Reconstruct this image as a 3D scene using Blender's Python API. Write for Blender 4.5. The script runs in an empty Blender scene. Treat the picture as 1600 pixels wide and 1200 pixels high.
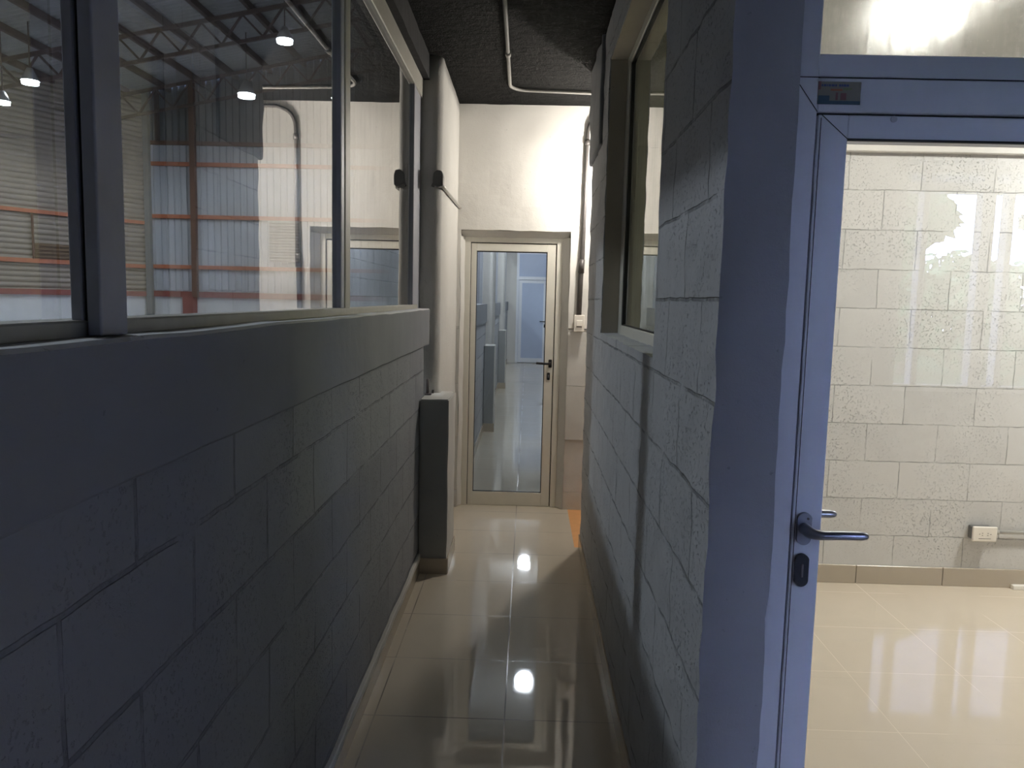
import bpy, bmesh, math, random
import numpy as np
from mathutils import Vector, Matrix, noise

random.seed(7)
C = bpy.context.scene.collection
SC = bpy.context.scene

# ------------------------------------------------------------------ materials
class NT:
    """small helper around a node tree"""
    def __init__(s, name):
        s.m = bpy.data.materials.new(name); s.m.use_nodes = True
        s.t = s.m.node_tree; s.t.nodes.clear()
        s.out = s.t.nodes.new('ShaderNodeOutputMaterial')
    def n(s, typ, **kw):
        nd = s.t.nodes.new(typ)
        for k, v in kw.items():
            if k.startswith('i_'):
                key = k[2:].replace('_', ' ')
                nd.inputs[key].default_value = v
            else:
                setattr(nd, k, v)
        return nd
    def l(s, a, b): s.t.links.new(a, b)
    def math(s, op, a, b=None, clamp=False):
        nd = s.t.nodes.new('ShaderNodeMath'); nd.operation = op; nd.use_clamp = clamp
        for i, v in enumerate((a, b)):
            if v is None: continue
            if isinstance(v, (int, float)): nd.inputs[i].default_value = v
            else: s.l(v, nd.inputs[i])
        return nd.outputs[0]
    def mix(s, fac, a, b):
        nd = s.t.nodes.new('ShaderNodeMix'); nd.data_type = 'RGBA'
        for i, v in ((0, fac), (6, a), (7, b)):
            if isinstance(v, (int, float)): nd.inputs[i].default_value = v
            elif isinstance(v, tuple): nd.inputs[i].default_value = (*v[:3], 1)
            else: s.l(v, nd.inputs[i])
        return nd.outputs[2]
    def pos(s):
        g = s.n('ShaderNodeNewGeometry'); x = s.n('ShaderNodeSeparateXYZ'); s.l(g.outputs['Position'], x.inputs[0])
        return g.outputs['Position'], x.outputs[0], x.outputs[1], x.outputs[2]
    def comb(s, x, y, z=0.0):
        c = s.n('ShaderNodeCombineXYZ')
        for i, v in enumerate((x, y, z)):
            if isinstance(v, (int, float)): c.inputs[i].default_value = v
            else: s.l(v, c.inputs[i])
        return c.outputs[0]
    def noise(s, vec, scale, detail=4, rough=.55, dist=0.0):
        nd = s.n('ShaderNodeTexNoise', i_Scale=scale, i_Detail=detail, i_Roughness=rough, i_Distortion=dist)
        if vec is not None: s.l(vec, nd.inputs['Vector'])
        return nd.outputs['Fac']
    def ramp(s, fac, lo, hi):
        nd = s.n('ShaderNodeMapRange'); nd.clamp = True
        s.l(fac, nd.inputs[0]); nd.inputs[1].default_value = lo; nd.inputs[2].default_value = hi
        return nd.outputs[0]
    def bump(s, h, strength=.5, dist=.01, normal=None):
        b = s.n('ShaderNodeBump', i_Strength=strength, i_Distance=dist); s.l(h, b.inputs['Height'])
        if normal is not None: s.l(normal, b.inputs['Normal'])
        return b.outputs['Normal']
    def bsdf(s, col, rough=.6, metal=0.0, normal=None, spec=.5):
        p = s.n('ShaderNodeBsdfPrincipled')
        for k, v in (('Base Color', col), ('Roughness', rough), ('Metallic', metal), ('Specular IOR Level', spec)):
            if isinstance(v, tuple): p.inputs[k].default_value = (*v[:3], 1)
            elif isinstance(v, (int, float)): p.inputs[k].default_value = v
            else: s.l(v, p.inputs[k])
        if normal is not None: s.l(normal, p.inputs['Normal'])
        return p.outputs[0]
    def done(s, sh): s.l(sh, s.out.inputs[0]); return s.m

def simple(name, col, rough=.5, metal=0.0, grain=.08, gscale=30, bump=.0, spec=.5):
    t = NT(name); P, x, y, z = t.pos()
    nz = t.noise(P, gscale)
    c = t.mix(nz, tuple(v*(1-grain) for v in col), tuple(min(1, v*(1+grain)) for v in col))
    nrm = t.bump(nz, bump, .004) if bump else None
    return t.done(t.bsdf(c, rough, metal, nrm, spec))

def blocks(name, axis, u0, z0, bw, rh, col, pit=1.0, joint=.006, jdark=.55, groove=.008):
    """painted concrete block wall; axis = which world axis runs along the wall"""
    t = NT(name); P, x, y, z = t.pos()
    u = x if axis == 'x' else y
    base = t.comb(t.math('SUBTRACT', u, u0), t.math('SUBTRACT', z, z0), 0.0)
    w = t.n('ShaderNodeTexNoise', i_Scale=9.0, i_Detail=3.0); t.l(P, w.inputs['Vector'])
    off = t.n('ShaderNodeVectorMath', operation='SUBTRACT'); t.l(w.outputs['Color'], off.inputs[0]); off.inputs[1].default_value = (.5, .5, .5)
    sc = t.n('ShaderNodeVectorMath', operation='SCALE'); t.l(off.outputs[0], sc.inputs[0]); sc.inputs['Scale'].default_value = .012
    ad = t.n('ShaderNodeVectorMath', operation='ADD'); t.l(base, ad.inputs[0]); t.l(sc.outputs[0], ad.inputs[1])
    br = t.n('ShaderNodeTexBrick', offset=.5, offset_frequency=2, squash=1.0)
    br.inputs['Scale'].default_value = 1.0; br.inputs['Mortar Size'].default_value = joint
    br.inputs['Mortar Smooth'].default_value = .35; br.inputs['Brick Width'].default_value = bw
    br.inputs['Row Height'].default_value = rh
    br.inputs['Color1'].default_value = (*[c*.93 for c in col], 1); br.inputs['Color2'].default_value = (*[min(1, c*1.05) for c in col], 1)
    br.inputs['Mortar'].default_value = (*[c*jdark for c in col], 1)
    t.l(ad.outputs[0], br.inputs['Vector'])
    big = t.noise(P, 3.2, 3)
    # joints are partly filled with paint
    fill = t.ramp(t.noise(P, 7.0, 4, .6), .36, .58)
    mort = t.math('MULTIPLY', br.outputs['Fac'], fill)
    # pits of the concrete
    v1 = t.noise(P, 105.0, 3, .6)
    dens = t.ramp(t.noise(P, 2.6, 3, .6), .35, .7)
    pits = t.math('MULTIPLY', t.ramp(v1, .595, .65), dens)
    fine = t.noise(P, 160.0, 3)
    col_a = t.mix(fill, tuple(col), br.outputs['Color'])
    col_b = t.mix(t.math('MULTIPLY', pits, .5*pit, True), col_a, tuple(c*.35 for c in col))
    col_c = t.mix(t.ramp(big, .3, .75), t.mix(.88, tuple(c*.8 for c in col), col_b), col_b)
    h = t.math('SUBTRACT', t.math('ADD', t.math('MULTIPLY', fine, .08), t.math('MULTIPLY', t.noise(P, 22.0, 4), .22)), t.math('ADD', mort, t.math('MULTIPLY', pits, .45*pit)))
    nrm = t.bump(h, .9, groove)
    return t.done(t.bsdf(col_c, .75, 0, nrm, .25))

def plaster(name, col, rough=.8, amp=.4, scale=14, dist=.01, stain=.12, spec=.25):
    t = NT(name); P, x, y, z = t.pos()
    a = t.noise(P, scale, 6, .6); b = t.noise(P, scale*7, 4, .6); c = t.noise(P, 2.4, 4)
    h = t.math('ADD', a, t.math('MULTIPLY', b, .35))
    cc = t.mix(t.ramp(c, .3, .75), tuple(v*(1-stain) for v in col), col)
    pit = t.ramp(t.noise(P, 48, 3), .70, .76)
    cc = t.mix(t.math('MULTIPLY', pit, .5), cc, tuple(v*.45 for v in col))
    return t.done(t.bsdf(cc, rough, 0, t.bump(h, amp, dist), spec))

def tiles(name, col, grout, rough, x0, y0, px, py, gw=.0028, spec=.5, vis=1.0):
    t = NT(name); P, x, y, z = t.pos()
    def line(v, o, p):
        f = t.math('FRACT', t.math('DIVIDE', t.math('SUBTRACT', v, o), p))
        d = t.math('MINIMUM', f, t.math('SUBTRACT', 1.0, f))
        return t.math('LESS_THAN', d, gw/p)
    ln = t.math('MAXIMUM', line(x, x0, px), line(y, y0, py))
    seg = t.ramp(t.noise(P, 1.3, 2), .25, .6)
    ln = t.math('MULTIPLY', ln, t.math('MULTIPLY', seg, vis))
    veins = t.noise(P, 4.0, 5, .6, .8)
    c0 = t.mix(veins, tuple(v*.93 for v in col), tuple(min(1, v*1.05) for v in col))
    speck = t.ramp(t.noise(P, 120, 1), .77, .79)
    c1 = t.mix(t.math('MULTIPLY', speck, .5), c0, tuple(v*.35 for v in col))
    c2 = t.mix(ln, c1, grout)
    r = t.math('ADD', t.math('MULTIPLY', t.noise(P, 2.5, 3), .04), rough)
    r2 = t.math('MAXIMUM', r, t.math('MULTIPLY', ln, .6))
    wav = t.noise(P, 5.0, 2)
    return t.done(t.bsdf(c2, r2, 0, t.bump(wav, .05, .004), spec))

def glass(name, tint=(.93, .96, .95), boost=1.75, dirt=0.0, dirtcol=(.55, .55, .5)):
    """thin clear pane: fresnel share of mirror reflection, the rest passes straight"""
    t = NT(name)
    g = t.n('ShaderNodeNewGeometry')
    fr = t.n('ShaderNodeFresnel', i_IOR=1.5)
    front = t.math('SUBTRACT', 1.0, g.outputs['Backfacing'])
    f = t.math('MULTIPLY', t.math('MULTIPLY', fr.outputs[0], boost), front, True)
    tr = t.n('ShaderNodeBsdfTransparent'); tr.inputs[0].default_value = (*tint, 1)
    gl = t.n('ShaderNodeBsdfGlossy', i_Roughness=0.0)
    mx = t.n('ShaderNodeMixShader'); t.l(f, mx.inputs[0]); t.l(tr.outputs[0], mx.inputs[1]); t.l(gl.outputs[0], mx.inputs[2])
    sh = mx.outputs[0]
    if dirt:
        P, x, y, z = t.pos()
        st = t.noise(t.comb(t.math('MULTIPLY', x, 1.0), t.math('MULTIPLY', y, 1.0), t.math('MULTIPLY', z, .12)), 26, 4)
        blot = t.noise(P, 9, 5, .65)
        d = t.math('MULTIPLY', t.math('MULTIPLY', t.ramp(st, .35, .7), t.ramp(blot, .3, .7)), dirt)
        df = t.n('ShaderNodeBsdfDiffuse'); df.inputs[0].default_value = (*dirtcol, 1)
        tl = t.n('ShaderNodeBsdfTranslucent'); tl.inputs[0].default_value = (*dirtcol, 1)
        m2 = t.n('ShaderNodeMixShader', i_Fac=.5); t.l(df.outputs[0], m2.inputs[1]); t.l(tl.outputs[0], m2.inputs[2])
        m3 = t.n('ShaderNodeMixShader'); t.l(d, m3.inputs[0]); t.l(sh, m3.inputs[1]); t.l(m2.outputs[0], m3.inputs[2]); sh = m3.outputs[0]
    return t.done(sh)

def dirty_glass(name):
    """rain-streaked transom pane: clear film broken by scattering streaks and drops"""
    t = NT(name); P, x, y, z = t.pos()
    g = t.n('ShaderNodeNewGeometry')
    st = t.ramp(t.noise(t.comb(x, y, t.math('MULTIPLY', z, .10)), 42, 5, .6), .42, .66)
    blot = t.ramp(t.noise(P, 24, 5, .65), .35, .7)
    drops = t.ramp(t.noise(P, 90, 2), .68, .74)
    d = t.math('ADD', t.math('MULTIPLY', t.math('MULTIPLY', st, blot), .95), t.math('MULTIPLY', drops, .35), True)
    tr = t.n('ShaderNodeBsdfTransparent'); tr.inputs[0].default_value = (.80, .84, .84, 1)
    rf = t.n('ShaderNodeBsdfRefraction', i_Roughness=.55, i_IOR=1.12); rf.inputs[0].default_value = (.9, .9, .88, 1)
    m0 = t.n('ShaderNodeMixShader', i_Fac=.45); t.l(tr.outputs[0], m0.inputs[1]); t.l(rf.outputs[0], m0.inputs[2])
    tl = t.n('ShaderNodeBsdfTranslucent'); tl.inputs[0].default_value = (.8, .8, .76, 1)
    m1 = t.n('ShaderNodeMixShader'); t.l(d, m1.inputs[0]); t.l(m0.outputs[0], m1.inputs[1]); t.l(tl.outputs[0], m1.inputs[2])
    return t.done(m1.outputs[0])

def emit(name, col, strength):
    t = NT(name); e = t.n('ShaderNodeEmission', i_Strength=strength); e.inputs[0].default_value = (*col, 1)
    return t.done(e.outputs[0])

M = {}
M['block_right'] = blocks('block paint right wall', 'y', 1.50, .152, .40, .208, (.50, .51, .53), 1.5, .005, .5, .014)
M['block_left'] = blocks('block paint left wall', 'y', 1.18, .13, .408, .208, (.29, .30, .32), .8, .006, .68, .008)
M['block_rear'] = blocks('block paint room wall', 'x', 1.953, .07, .40, .2175, (.66, .65, .63), 1.0, .003, .6)
M['block_back'] = blocks('block paint end wall', 'x', .1, .135, .40, .41, (.60, .59, .56), .3, .004, .8)
M['block_far'] = blocks('block paint far wall', 'y', 6.2, .13, .408, .208, (.44, .45, .47), .6)
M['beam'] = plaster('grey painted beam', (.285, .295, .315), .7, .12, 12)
M['sill_lit'] = plaster('pale lit sill', (.85, .85, .86), .8, .3, 30)
M['white_plaster'] = plaster('white troweled plaster', (.74, .72, .68), .85, .35, 18, .008, .05)
M['pier'] = plaster('white pier plaster', (.66, .645, .61), .8, .5, 22, .008, .12)
M['pedestal'] = plaster('shaded pedestal grey', (.36, .37, .37), .6, .12, 20)
M['black_ceiling'] = plaster('black painted rough slab', (.011, .011, .011), .8, 1.0, 16, .03, .4, .1)
M['black_beam'] = plaster('black painted lintel', (.03, .03, .032), .8, .5, 20, .01)
M['white_ceiling'] = plaster('white room ceiling', (.75, .74, .70), .85, .2, 30)
M['tile'] = tiles('polished beige tile', (.66, .59, .485), (.20, .17, .14), .012, -.05, 2.83, .499, .487)
M['tile_room'] = tiles('polished beige room tile', (.66, .575, .46), (.76, .66, .53), .16, -.05, 2.83, .499, .487, .0013)
M['skirting'] = simple('beige tile skirting', (.46, .40, .32), .25, 0, .05, 8)
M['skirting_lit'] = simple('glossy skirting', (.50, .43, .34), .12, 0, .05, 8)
M['clay'] = simple('orange clay floor', (.78, .40, .17), .8, 0, .12, 14, .3)
M['alu'] = simple('white aluminium', (.84, .86, .92), .4, .05, .03, 20)
M['alu_old'] = simple('worn cream aluminium', (.50, .48, .42), .5, .1, .14, 24)
M['alu_blue'] = simple('grey aluminium mullion', (.44, .45, .50), .45, .1, .08, 24)
M['alu_dark'] = simple('shaded aluminium post', (.19, .18, .155), .55, .1, .12, 20)
M['alu_cream'] = simple('cream aluminium', (.66, .64, .57), .4, .1, .05, 18)
M['gasket'] = simple('black rubber', (.008, .008, .009), .6)
M['black_plastic'] = simple('black plastic', (.010, .010, .011), .35)
M['chrome'] = simple('brushed steel', (.33, .34, .38), .32, .85, .05, 60)
M['dark_pipe'] = simple('dark painted conduit', (.075, .068, .065), .5, .2, .3, 40)
M['grey_pipe'] = simple('grey painted conduit', (.26, .25, .23), .6, 0, .15, 30)
M['galv'] = simple('galvanised conduit', (.55, .54, .51), .4, .5, .1, 40)
M['white_plastic'] = simple('white plastic plate', (.85, .80, .72), .35, 0, .02)
M['slot'] = simple('dark slots', (.12, .10, .09), .6)
M['box_grey'] = simple('grey junction box', (.20, .195, .185), .5, .3, .1, 40)
M['white_chip'] = simple('white strip', (.9, .87, .8), .5)
M['rust'] = simple('rusty bar', (.10, .085, .08), .8, .2, .3, 60)
M['red_steel'] = simple('red oxide steel', (.50, .17, .085), .6, 0, .2, 6)
M['red_dark'] = simple('dark red oxide steel', (.30, .09, .07), .6, 0, .2, 6)
M['brown_steel'] = simple('brown painted steel', (.165, .085, .055), .6, 0, .2, 6)
M['roof_steel'] = simple('dark roof steel', (.095, .062, .052), .6, 0, .2, 6)
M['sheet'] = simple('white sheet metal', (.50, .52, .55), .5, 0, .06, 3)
M['sheet_dim'] = simple('shade grey sheet metal', (.165, .175, .18), .55, 0, .25, 4)  # darkened for shade on the upper end wall; other hall steel shares it
M['sheet_left'] = simple('beige sheet metal', (.34, .29, .24), .55, 0, .08, 3)
M['sheet_roof'] = simple('roof sheet metal', (.34, .345, .34), .6, 0, .12, 2)
M['plinth_white'] = simple('white painted plinth', (.72, .73, .72), .6, 0, .04, 4)
M['wh_floor'] = simple('concrete floor', (.35, .34, .32), .7, 0, .12, 2)
M['brown_louver'] = simple('brown louver', (.20, .13, .07), .7, 0, .2, 10)
M['vent_sheet'] = simple('grey louver', (.42, .42, .40), .5, .2, .06, 10)
M['glass'] = glass('window glass')
M['glass_door'] = glass('door glass', (.95, .96, .95), 1.9)
M['glass_side'] = glass('side window glass', (.58, .60, .52), 1.6, .2, (.5, .52, .45))
M['glass_left'] = glass('left window glass', (.90, .92, .92), 2.5, .10, (.5, .5, .48))
M['glass_dirty'] = dirty_glass('rain streaked glass')
M['frost'] = simple('frosted pane', (.52, .60, .78), .4, 0, .06, 6)
M['lamp_cool'] = emit('cool lamp lens', (.86, .93, 1.0), 60)
M['lamp_panel'] = emit('ceiling light disc', (1.0, .93, .80), 26)
M['lamp_far'] = emit('far ceiling light disc', (.88, .93, 1.0), 22)
M['lamp_body'] = simple('lamp housing', (.25, .25, .26), .5, .3)
M['stk_base'] = simple('sticker paper', (.24, .23, .17), .5)
M['stk_blue'] = simple('sticker blue', (.05, .07, .20), .5)
M['stk_teal'] = simple('sticker teal', (.03, .075, .11), .5)
M['stk_orange'] = simple('sticker orange', (.42, .14, .06), .5)
M['stk_red'] = simple('sticker red', (.22, .09, .08), .5)
M['stk_green'] = simple('sticker green', (.20, .24, .10), .5)
M['cap'] = simple('plastic cap', (.62, .62, .66), .4)
M['leaf'] = simple('tree leaves', (.035, .06, .02), .8, 0, .4, 5, 0, .1)
M['bark'] = simple('tree bark', (.06, .045, .03), .9, 0, .3, 20)
M['reveal'] = plaster('warm lit window reveal', (.62, .56, .46), .8, .2, 20)
M['end_paint'] = plaster('grey painted block end', (.50, .51, .54), .75, .35, 30, .006, .10)
M['hall_paint'] = plaster('grey hall paint', (.34, .35, .38), .8, .2, 12)
M['out_ground'] = simple('outdoor grass', (.022, .030, .014), 1.0, 0, .1, 3, 0, 0.0)

# ------------------------------------------------------------------ mesh helpers
def link(name, me, mat, parent=None):
    o = bpy.data.objects.new(name, me); C.objects.link(o)
    for m in (mat if isinstance(mat, (list, tuple)) else [mat]): me.materials.append(M[m] if isinstance(m, str) else m)
    if parent is not None:
        o.parent = parent
        o.matrix_parent_inverse = parent.matrix_world.inverted() if parent.type != 'EMPTY' else Matrix.Translation(-parent.location)
    return o

class MB:
    def __init__(s): s.bm = bmesh.new()
    def box(s, x0, x1, y0, y1, z0, z1, bevel=0.0, seg=2, mi=0):
        r = bmesh.ops.create_cube(s.bm, size=1.0)
        vs = r['verts']
        for v in vs:
            v.co = Vector((x0 + (v.co.x+.5)*(x1-x0), y0 + (v.co.y+.5)*(y1-y0), z0 + (v.co.z+.5)*(z1-z0)))
        fs = {f for v in vs for f in v.link_faces}
        for f in fs: f.material_index = mi
        if bevel:
            es = {e for v in vs for e in v.link_edges}
            b = bmesh.ops.bevel(s.bm, geom=list(es), offset=bevel, segments=seg, affect='EDGES', profile=.5)
            for f in b['faces']: f.smooth = seg > 1; f.material_index = mi
        return s
    def bar(s, a, b, w, h, up=(0, 0, 1), mi=0):
        a, b = Vector(a), Vector(b); d = (b-a).normalized(); up = Vector(up)
        if abs(d.dot(up)) > .98: up = Vector((0, 1, 0))
        sx = d.cross(up).normalized(); sz = sx.cross(d).normalized()
        vs = [s.bm.verts.new(p + sx*i*w/2 + sz*j*h/2) for p in (a, b) for i, j in ((-1, -1), (1, -1), (1, 1), (-1, 1))]
        for f in ((3, 2, 1, 0), (4, 5, 6, 7), (0, 1, 5, 4), (1, 2, 6, 5), (2, 3, 7, 6), (3, 0, 4, 7)):
            s.bm.faces.new([vs[k] for k in f]).material_index = mi
        return s
    def tube(s, pts, r, n=12, caps=True, rr=None):
        pts = [Vector(p) for p in pts]; rings = []
        nrm = None
        for i, p in enumerate(pts):
            d = ((pts[min(i+1, len(pts)-1)] - pts[max(i-1, 0)])).normalized()
            if nrm is None:
                nrm = d.orthogonal().normalized()
            nrm = (nrm - d*nrm.dot(d)).normalized(); bn = d.cross(nrm)
            ra = rr[i] if rr else r
            rings.append([s.bm.verts.new(p + (nrm*math.cos(2*math.pi*k/n) + bn*math.sin(2*math.pi*k/n))*ra) for k in range(n)])
        for a, b in zip(rings, rings[1:]):
            for k in range(n):
                f = s.bm.faces.new((a[k], a[(k+1) % n], b[(k+1) % n], b[k])); f.smooth = True
        if caps:
            s.bm.faces.new(rings[0][::-1]); s.bm.faces.new(rings[-1])
        return s
    def prism(s, poly, axis, a, b, bevel=0.0, mi=0):
        """extrude a 2-D polygon along axis; the two other axes in order"""
        def P(u, v, w):
            return {'x': (w, u, v), 'y': (u, w, v), 'z': (u, v, w)}[axis]
        A = [s.bm.verts.new(P(u, v, a)) for u, v in poly]; B = [s.bm.verts.new(P(u, v, b)) for u, v in poly]
        n = len(poly); fs = [s.bm.faces.new(A[::-1]), s.bm.faces.new(B)]
        for k in range(n): fs.append(s.bm.faces.new((A[k], A[(k+1) % n], B[(k+1) % n], B[k])))
        for f in fs: f.material_index = mi
        bmesh.ops.recalc_face_normals(s.bm, faces=fs)
        if bevel:
            es = {e for f in fs for e in f.edges}
            bmesh.ops.bevel(s.bm, geom=list(es), offset=bevel, segments=2, affect='EDGES')
        return s
    def build(s, name, mat, parent=None, loc=None):
        me = bpy.data.meshes.new(name)
        bmesh.ops.recalc_face_normals(s.bm, faces=s.bm.faces)
        if loc is not None: bmesh.ops.translate(s.bm, verts=s.bm.verts, vec=-Vector(loc))
        s.bm.to_mesh(me); s.bm.free()
        o = link(name, me, mat, parent)
        if loc is not None: o.location = loc
        return o

def rough(o, grid=.04, amp=.004, freq=6.0, keep=None):
    """cut a wall finely and push its surface about so edges and faces are uneven"""
    bm = bmesh.new(); bm.from_mesh(o.data)
    co = [v.co.copy() for v in bm.verts]
    lo = [min(c[i] for c in co) for i in range(3)]; hi = [max(c[i] for c in co) for i in range(3)]
    for ax in range(3):
        n = int((hi[ax]-lo[ax])/grid)
        for k in range(1, n):
            p = Vector((0, 0, 0)); p[ax] = lo[ax] + k*(hi[ax]-lo[ax])/n
            nn = Vector((0, 0, 0)); nn[ax] = 1
            bmesh.ops.bisect_plane(bm, geom=bm.verts[:]+bm.edges[:]+bm.faces[:], plane_co=p, plane_no=nn)
    for v in bm.verts:
        if keep and not keep(v.co): continue
        q = v.co*freq
        v.co += Vector((noise.noise(q), noise.noise(q+Vector((31, 7, 3))), noise.noise(q+Vector((5, 77, 13)))))*amp
    bm.to_mesh(o.data); bm.free()
    return o

def struct(o): o['kind'] = 'structure'; return o
def tag(o, label, cat, group=None):
    o['label'] = label; o['category'] = cat
    if group: o['group'] = group
    return o
def empty(name, loc=(0, 0, 0)):
    o = bpy.data.objects.new(name, None); C.objects.link(o); o.location = loc; o.empty_display_size = .1
    return o

def wall_with_hole(axis, a0, a1, u0, u1, z0, z1, holes):
    """boxes of a wall of thickness a0..a1 running along u with rectangular holes (u0,u1,z0,z1), joined into one mesh"""
    us = sorted({u0, u1, *[h[0] for h in holes], *[h[1] for h in holes]})
    zs = sorted({z0, z1, *[h[2] for h in holes], *[h[3] for h in holes]})
    bm = bmesh.new(); V = {}
    def vert(a, u, z):
        k = (a, u, z)
        if k not in V: V[k] = bm.verts.new((a, u, z) if axis == 'y' else (u, a, z))
        return V[k]
    def solid(i, j):
        if i < 0 or j < 0 or i >= len(us)-1 or j >= len(zs)-1: return False
        uc, zc = (us[i]+us[i+1])/2, (zs[j]+zs[j+1])/2
        return not any(h[0] < uc < h[1] and h[2] < zc < h[3] for h in holes)
    for i in range(len(us)-1):
        for j in range(len(zs)-1):
            if not solid(i, j): continue
            ua, ub, za, zb = us[i], us[i+1], zs[j], zs[j+1]
            for a in (a0, a1):
                bm.faces.new([vert(a, u, z) for u, z in ((ua, za), (ub, za), (ub, zb), (ua, zb))])
            for di, dj, q in ((-1, 0, ((ua, za), (ua, zb))), (1, 0, ((ub, za), (ub, zb))), (0, -1, ((ua, za), (ub, za))), (0, 1, ((ua, zb), (ub, zb)))):
                if not solid(i+di, j+dj):
                    (p, q2), (r, s2) = q
                    bm.faces.new([vert(a0, p, q2), vert(a0, r, s2), vert(a1, r, s2), vert(a1, p, q2)])
    bmesh.ops.recalc_face_normals(bm, faces=bm.faces)
    mb = MB(); mb.bm.free(); mb.bm = bm
    return mb

# ================================================================== SETTING
HC = 3.0                                     # ceiling height
# ---- floors
m = MB()
m.box(-.75, .505, -3.0, 4.95, -.06, 0)
m.box(.505, 5.0, -3.0, 1.56, -.06, 0)
m.box(-.75, .342, 4.95, 5.95, -.06, 0)
m.box(-.75, 1.2, 5.95, 19.9, -.06, 0)
struct(m.build('floor', 'tile'))
struct(MB().box(.505, 5.0, 1.56, 4.45, -.06, 0).build('floor_room', 'tile_room'))
struct(MB().box(.342, 2.3, 4.95, 5.95, -.06, -.001).build('floor_passage', 'clay'))
# ---- ceilings
m = MB(); m.box(-.80, .505, -3.2, 4.95, HC, HC+.15); m.box(.505, 5.2, -3.2, 1.56, HC, HC+.15); m.box(-.8, 2.3, 4.95, 5.95, HC, HC+.15)
c = struct(m.build('ceiling', 'black_ceiling'))
struct(MB().box(.505, 5.2, 1.56, 4.95, HC, HC+.15).build('ceiling_room', 'white_ceiling'))
struct(MB().box(-.8, 1.3, 5.95, 20.1, HC, HC+.15).build('ceiling_far', 'white_ceiling'))

# ---- left wall: blocks, concrete beam on top, black lintel over the windows
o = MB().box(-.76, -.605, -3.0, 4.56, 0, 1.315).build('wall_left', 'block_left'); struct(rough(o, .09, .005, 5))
o = MB().box(-.76, -.59, -3.0, 4.71, 1.312, 1.53, .006, 1).build('trim_1', ['beam', 'sill_lit'])
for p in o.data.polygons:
    if p.normal.z > .5: p.material_index = 1  # beam top coloured pale for the light falling on it
struct(rough(o, .07, .004, 5))
struct(rough(MB().box(-.80, -.61, -3.0, 4.74, 2.86, HC).build('trim_2', 'black_beam'), .09, .006, 5))

# ---- pier (rounded plastered column against the end wall)
r = .07; poly = [(-.80, 4.72), (-.534-r, 4.72)]
for k in range(1, 8):
    a = -math.pi/2 + math.pi/2*k/8
    poly.append((-.534-r+r*math.cos(a), 4.72+r+r*math.sin(a)))
poly += [(-.534, 4.72+r), (-.534, 5.86), (-.80, 5.86)]
o = MB().prism(poly, 'z', 0, HC).build('wall_pier', 'pier')
o = rough(o, .08, .004, 7)
for p in o.data.polygons: p.use_smooth = abs(p.normal.z) < .5
struct(o)

# ---- end wall with door opening
DX0, DX1, DZ = -.512, .303, 2.10
o = wall_with_hole('x', 5.85, 6.03, -.80, 2.3, 1.388, HC, [(DX0, DX1, 1.388, DZ)]).build('wall_back', 'white_plaster')
rough(o, .08, .006, 6, lambda q: q.y < 5.95)
struct(o)
m = MB(); m.box(-.80, DX0, 5.852, 6.03, 0, 1.388); m.box(DX1, 2.3, 5.856, 6.03, .545, 1.384); m.box(DX1, 2.3, 5.872, 6.03, 0, .545)
o = m.build('wall_back_lower', 'block_back'); struct(rough(o, .10, .003, 6, lambda q: q.y < 5.95))
# plaster reveals, softly rounded, around the door
m = MB()
m.prism([(DX1, 5.853), (DX1+.01, 6.02), (.246, 6.02), (.246, 5.935)], 'z', 0, 2.06, .006)
m.prism([(DX0, 5.853), (-.480, 5.935), (-.480, 6.02), (DX0-.01, 6.02)], 'z', 0, 2.06, .006)
m.prism([(5.853, DZ), (5.935, 2.05), (6.02, 2.05), (6.02, DZ+.01)], 'x', DX0, DX1, .006)
o = m.build('trim_3', 'pier'); struct(rough(o, .06, .006, 9))

# ---- right wall of the corridor
WY0, WY1, WZ0, WZ1 = 2.33, 4.02, 1.437, 2.79
o = wall_with_hole('y', .375, .506, 1.551, 4.95, 0, HC, [(WY0, WY1, WZ0, WZ1)]).build('wall_right', 'block_right')
o.data.materials.append(M['end_paint'])
rough(o, .03, .0055, 13)
for p in o.data.polygons:
    if p.center.y < 1.575 and p.normal.y < -.6: p.material_index = 1
struct(o)
o = MB().box(.355, .40, 4.3, 5.0, 2.43, HC, .01, 2).build('trim_4', 'beam'); struct(rough(o, .06, .01, 6))

# ---- room behind the front door
o = MB().box(.505, 5.2, 4.45, 4.95, 0, HC).build('wall_rear_room', 'block_rear'); struct(rough(o, .12, .003, 6))
struct(rough(MB().box(.505, 5.2, 4.415, 4.47, 2.447, HC, .004, 1).build('trim_5', 'white_plaster'), .15, .003, 6))
struct(MB().box(5.0, 5.2, -3.2, 4.95, 0, HC).build('wall_right_room', 'white_plaster'))
o = wall_with_hole('x', 1.56, 1.69, .505, 5.0, 0, HC, [(.505, 1.37, 0, 2.66)]).build('wall_front_room', 'hall_paint'); struct(o)
struct(MB().box(2.3, 2.45, 4.95, 6.05, 0, HC).build('wall_passage', 'white_plaster'))

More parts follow.
